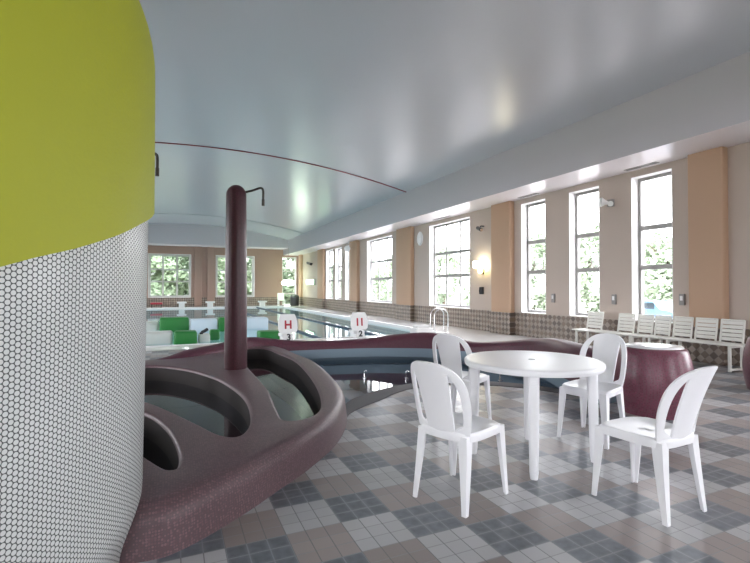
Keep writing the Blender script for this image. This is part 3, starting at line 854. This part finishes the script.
# pool ladder
lad=empty('pool_ladder',(7.7,12,0)); tag(lad,'chrome pool ladder with two arched handrails at the near right pool corner','ladder')
for y in (12.3,11.85):
    mb=MB(); x0=-.32-(12.3-y)*.3; pts=[Vector((x0,y-12,-.9)),Vector((x0,y-12,.5))]
    pts+= [Vector((x0+.24-.24*math.cos(t),y-12,.5+.22*math.sin(t))) for t in [PI*k/10 for k in range(1,10)]]
    pts+= [Vector((x0+.48,y-12,.5)),Vector((x0+.48,y-12,.0))]
    mb.tube(pts,.02,10); mb.build('handrail',M['chrome'],lad,smooth=True)
for z in (-.25,-.5,-.75):
    mb=MB(); mb.box(-.44,-.34,-.15,.3,z-.015,z+.015,bevel=.005); mb.build('rung',M['chrome'],lad)

# ------------------------------------------------------------------ wall fixtures
def sw(y,z,label):
    mb=MB(); mb.box(WX-.05,WX,y-.05,y+.05,z-.11,z+.11,bevel=.01); o=mb.build('wall_switch',M['frame']); tag(o,label,'switch box',group='switch boxes on the window wall')
    m2=MB(); m2.box(WX-.058,WX-.049,y-.025,y+.025,z-.02,z+.07,bevel=.003); m2.build('cover',M['white'],o)
sw(8.87,1.09,'small switch box between the second and third narrow windows, counted from the benches')
sw(7.1,1.10,'small switch box between the first and second narrow windows, counted from the benches')
sw(5.62,1.13,'small switch box just left of the apricot pilaster beside the benches')
fl=empty('floodlight',(WX,7.15,3.25)); tag(fl,'twin spot floodlight with a white glass lens on the wall between two narrow windows','floodlight')
mb=MB(); mb.box(-.10,0,-.06,.06,-.08,.08,bevel=.01); mb.build('bracket',M['frame'],fl)
mb=MB(); mb.tube([(-.09,.02,0),(-.16,.04,.01),(-.22,.1,.02)],[.03,.05,.11],16); mb.tube([(-.08,-.05,-.02),(-.14,-.08,-.03),(-.18,-.10,-.04)],[.03,.045,.06],14); mb.build('housing',M['white'],fl,smooth=True)
mb=MB(); mb.tube([(-.22,.1,.02),(-.25,.14,.024)],[.11,.09],16); mb.build('lens',M['whitetop'],fl,smooth=True)
cm=empty('security_camera',(WX,11.75,3.2)); tag(cm,'dark security camera on the wall above the lit lamp','camera')
mb=MB(); mb.tube([(0,0,.1),(-.12,0,.1),(-.16,0,.03)],.02,8); mb.build('bracket',M['dark'],cm,smooth=True)
mb=MB(); mb.tube([(-.12,.16,.06),(-.20,-.12,-.03)],.06,12); mb.build('camera_body',M['dark'],cm,smooth=True)
mb=MB(); mb.tube([(-.203,-.13,-.034),(-.21,-.16,-.044)],.045,12); mb.build('lens',M['chrome'],cm,smooth=True)
lp=empty('wall_lamp',(WX,11.8,2.0)); tag(lp,'lit yellow white wall lamp beside the wide window','lamp')
mb=MB(); mb.box(-.06,0,-.06,.06,-.22,.02,bevel=.01); mb.build('bracket',M['bronze'],lp)
mb=MB(); mb.box(-.26,-.05,-.22,.20,-.02,.20,bevel=.03); mb.build('lamp_shade',M['lamp'],lp,smooth=True)
mb=MB(); mb.lathe([(.03,-.2),(.08,-.16),(.09,-.06),(.05,-.025)],-.15,-.06,16); mb.build('lower_glass',M['lampy'],lp,smooth=True)
mb=MB(); mb.lathe([(0,0),(.18,.0),(.20,.02),(.20,.05),(.17,.08),(0,.08)],0,0,24)
o=mb.build('wall_speaker',M['white'],smooth=True,angle=40); o.location=(WX,15.75,3.3); o.rotation_euler=(0,-PI/2,0); o.scale=(1.4,1,1); tag(o,'oval white speaker high on the wall left of the wide window','speaker')
mb=MB(); mb.box(WX-.09,WX,11.75,11.9,1.15,1.38,bevel=.02); mb.tube([(WX-.1,11.82,1.36),(WX-.14,11.80,1.25),(WX-.08,11.82,1.16)],.02,8)
tag(mb.build('wall_telephone',M['dark'],smooth=True,angle=40),'small dark telephone on the wall below the lit lamp','telephone')
lp2=empty('wall_spotlight',(WX-.26,22.9,3.45)); tag(lp2,'small white spotlight on the pilaster left of the farther wide window','spotlight')
mb=MB(); mb.tube([(0,0,.05),(-.12,-.05,.03)],.02,8); mb.build('arm',M['frame'],lp2)
mb=MB(); mb.tube([(-.08,.08,.07),(-.25,-.2,-.02)],[.07,.16],16); mb.build('housing',M['white'],lp2,smooth=True)
mb=MB(); mb.tube([(WX,31.0,3.05),(WX-.2,31.0,3.05)],.03,8); mb.tube([(WX-.2,31.6,3.12),(WX-.25,30.5,2.98)],.09,12)
tag(mb.build('wall_camera',M['dark'],smooth=True),'dark camera high on the wall above the glowing green sign','camera')
mb=MB(); mb.box(WX-.10,WX,30.3,32.3,1.55,1.95,bevel=.02); o=mb.build('green_reflection',M['white'],smooth=True,angle=40); tag(o,'glowing pale green box added as the reflected glow on the wall in the far right corner','reflection')  # glowing box added to stand in for a green reflection on the wall
m2=MB(); m2.box(WX-.112,WX-.099,30.36,32.24,1.60,1.90); m2.build('lit_face',M['glowg'],o)
pl=empty('pendant_lamp',(7.75,33.0,SOF)); tag(pl,'glowing oval pendant lamp in front of the far corner window','lamp')
mb=MB(); mb.tube([(0,0,1.2-.8+.02),(0,0,-1.9)],.012,6); mb.build('rod',M['frame'],pl)
mb=MB(); mb.lathe([(0,-2.36),(.28,-2.33),(.46,-2.25),(.50,-2.14),(.44,-2.02),(.26,-1.93),(0,-1.90)],0,0,32); mb.build('globe',M['lampg'],pl,smooth=True)
tb_=empty('trash_bin',(8.3,33.3,.006)); tag(tb_,'dark domed bin on the far right corner of the deck','bin')
mb=MB(); mb.lathe([(.26,0),(.31,.05),(.33,.62)],0,0,24); mb.build('bin_body',M['dark'],tb_,smooth=True)
mb=MB(); mb.lathe([(.34,.62),(.34,.67),(.30,.76),(.2,.83),(0,.86)],0,0,24); mb.build('domed_lid',M['dark'],tb_,smooth=True)
# small white chair on the far deck
wc=empty('deck_chair',(7.45,33.9,.006)); tag(wc,'small white chair on the far deck before the corner window','chair')
mb=MB(); mb.box(-.25,.25,-.22,.22,.40,.45,bevel=.01); mb.build('seat',M['white'],wc)
mb=MB(); mb.box(-.25,.25,.20,.24,.45,.95,bevel=.015); mb.build('backrest',M['white'],wc)
for sx in (-.22,.22):
    for sy in (-.19,.19):
        m_=MB(); m_.box(sx-.025,sx+.025,sy-.025,sy+.025,0,.40); m_.build('leg',M['white'],wc)

# ------------------------------------------------------------------ outdoors
mb=MB(); rect=lambda x0,x1,y0,y1: V2([(x0,y0),(x1,y0),(x1,y1),(x0,y1)])
hb=rect(LX-TH,WX+TH,Y0-TH,Y1+TH)
fill(mb.bm,[rect(-90,110,-70,130),hb],-.80); struct(mb.build('outdoor_ground',M['lawn']))
mb=MB(); fill(mb.bm,[rect(WX+TH+.6,40,-30,70)],-.77); struct(mb.build('outdoor_car_park',M['asphalt']))
mb=MB(); mb.loops([[Vector((p.x,p.y,z)) for p in hb] for z in (0,-1.5)]); mb.bm.faces.new([mb.bm.verts.new((p.x,p.y,-1.5)) for p in hb]); struct(mb.build('floor_slab',M['beam']))
def make_tree(seed,h,rad_,nl,ls=.2,lm='leaf'):
    rnd=random.Random(seed); t=empty('leafy_tree')
    mb=MB(); mb.tube([(0,0,0),(.1,0,h*.3),(0,.1,h*.6),(.1,.1,h*.85)],[.22,.17,.12,.05],8)
    for k in range(6):
        a=k*1.05; z=h*(.35+.07*k); mb.tube([(0,0,z),(math.cos(a)*rad_*.35,math.sin(a)*rad_*.35,z+h*.12),(math.cos(a)*rad_*.65,math.sin(a)*rad_*.65,z+h*.2)],[.08,.05,.02],6)
    mb.build('trunk',M['bark'],t,smooth=True)
    nb=28 if h>9 else 14
    bl=[(Vector((rnd.uniform(-1,1)*rad_*.55,rnd.uniform(-1,1)*rad_*.55,h*(.08+.86*(_i+rnd.random())/nb))),rad_*rnd.uniform(.35,.6)) for _i in range(nb)]
    bm=bmesh.new()
    for _ in range(nl):
        c,r=rnd.choice(bl); d=Vector((rnd.gauss(0,1),rnd.gauss(0,1),rnd.gauss(0,1))).normalized(); p=c+d*r*rnd.uniform(.6,1.0)
        u=Vector((rnd.gauss(0,1),rnd.gauss(0,1),rnd.gauss(0,.6))).normalized(); v=u.cross(d+Vector((.01,.02,.3))).normalized(); s=rnd.uniform(.7,1.3)*ls
        bm.faces.new([bm.verts.new(p+u*s*1.4),bm.verts.new(p+v*s*.7),bm.verts.new(p-u*s*1.4),bm.verts.new(p-v*s*.7)])
    me=bpy.data.meshes.new('foliage'); bm.to_mesh(me); bm.free(); me.materials.append(M[lm]); o=bpy.data.objects.new('foliage',me); col.objects.link(o); o.parent=t
    return t
variants=[make_tree(1,11,2.2,8500,.22),make_tree(2,12,2.3,9000,.22),make_tree(3,10.5,2.1,8000,.22),make_tree(4,5.6,2.35,6000,.14,'leafhaze'),make_tree(5,7.2,2.45,7500,.14,'leafhaze')]
spots=[((-4.6,47),0,'leafy tree outside the far left window, hard against the drum'),((-.2,47.5),1,'leafy tree outside the middle of the far left window'),((4.1,47),2,'leafy tree outside the far windows, just left of the shower column'),
 ((8.4,47.5),1,'leafy tree outside the far window, just right of the shower column'),((12.6,46.5),0,'leafy tree outside the far corner door'),
 ((31,20.5),3,'pale tree outside the narrow window nearest the benches'),((31,26.8),4,'pale tree outside the middle one of the three near narrow windows'),((31,33.1),4,'pale tree outside the narrow window beside the apricot pilaster'),
 ((31,41.5),3,'pale tree outside the wide window beside the lit lamp, its right one'),((31,48.5),4,'pale tree outside the wide window beside the lit lamp, its left one'),
 ((31,61),4,'pale tree outside the farther wide window, its right one'),((31,68),3,'pale tree outside the farther wide window, its left one')]
used=set()
rnd=random.Random(11); bm=bmesh.new()
for _ in range(15000):
    a_=rnd.random(); th=rnd.uniform(0,PI); x=-9+32*a_; top_=5.2+.8*math.sin(x*.9)+.5*math.sin(x*2.3)
    rr=rnd.uniform(.75,1); p=Vector((x,53+1.6*rr*math.cos(th),-.8+top_*rr*math.sin(th)))
    u=Vector((rnd.gauss(0,1),rnd.gauss(0,1),rnd.gauss(0,1))).normalized(); v=u.cross(Vector((rnd.gauss(0,1),rnd.gauss(0,1),rnd.gauss(0,1)))).normalized(); s_=rnd.uniform(.2,.36)
    bm.faces.new([bm.verts.new(p+u*s_*1.3),bm.verts.new(p+v*s_*.7),bm.verts.new(p-u*s_*1.3),bm.verts.new(p-v*s_*.7)])
me=bpy.data.meshes.new('hedge'); bm.to_mesh(me); bm.free(); me.materials.append(M['leaf']); o=bpy.data.objects.new('hedge',me); col.objects.link(o)
tag(o,'long green hedge outside the far windows, behind the leafy trees','hedge')
for (x,y),k,lab in spots:
    o=variants[k] if k not in used else copy_tree(variants[k]); used.add(k)
    o.location=(x,y,-.8); o.rotation_euler=(0,0,x*1.7+y); tag(o,lab,'tree',group='trees outside the windows')
car=empty('parked_car',(24.2,16.6,-.77),1.35); tag(car,'blue grey parked car seen through the narrow window nearest the benches','car')
mb=MB()
prof=[(-2.1,.35),(-2.15,.75),(-1.9,.92),(-1.2,.98),(-.75,1.38),(.6,1.42),(1.25,1.0),(2.0,.90),(2.15,.6),(2.1,.33)]
mb.loops([[Vector((x,y,z)) for x,z in prof] for y in (-.85,.85)],close=True)
R=[v for v in mb.bm.verts]; mb.bm.faces.new(R[:10]); mb.bm.faces.new(R[10:]); mb.build('body',M['car'],car)
for s_ in (-1,1):
    mb=MB(); mb.box(-.85,.75,s_*.855-.01,s_*.855+.01,1.0,1.32); mb.build('side_window',M['carglass'],car)
for x in (-1.35,1.35):
    for s_ in (-1,1):
        m_=MB(); m_.tube([(x,s_*.72,.33),(x,s_*.90,.33)],.33,20); m_.build('wheel',M['rubber'],car,smooth=True,angle=40)
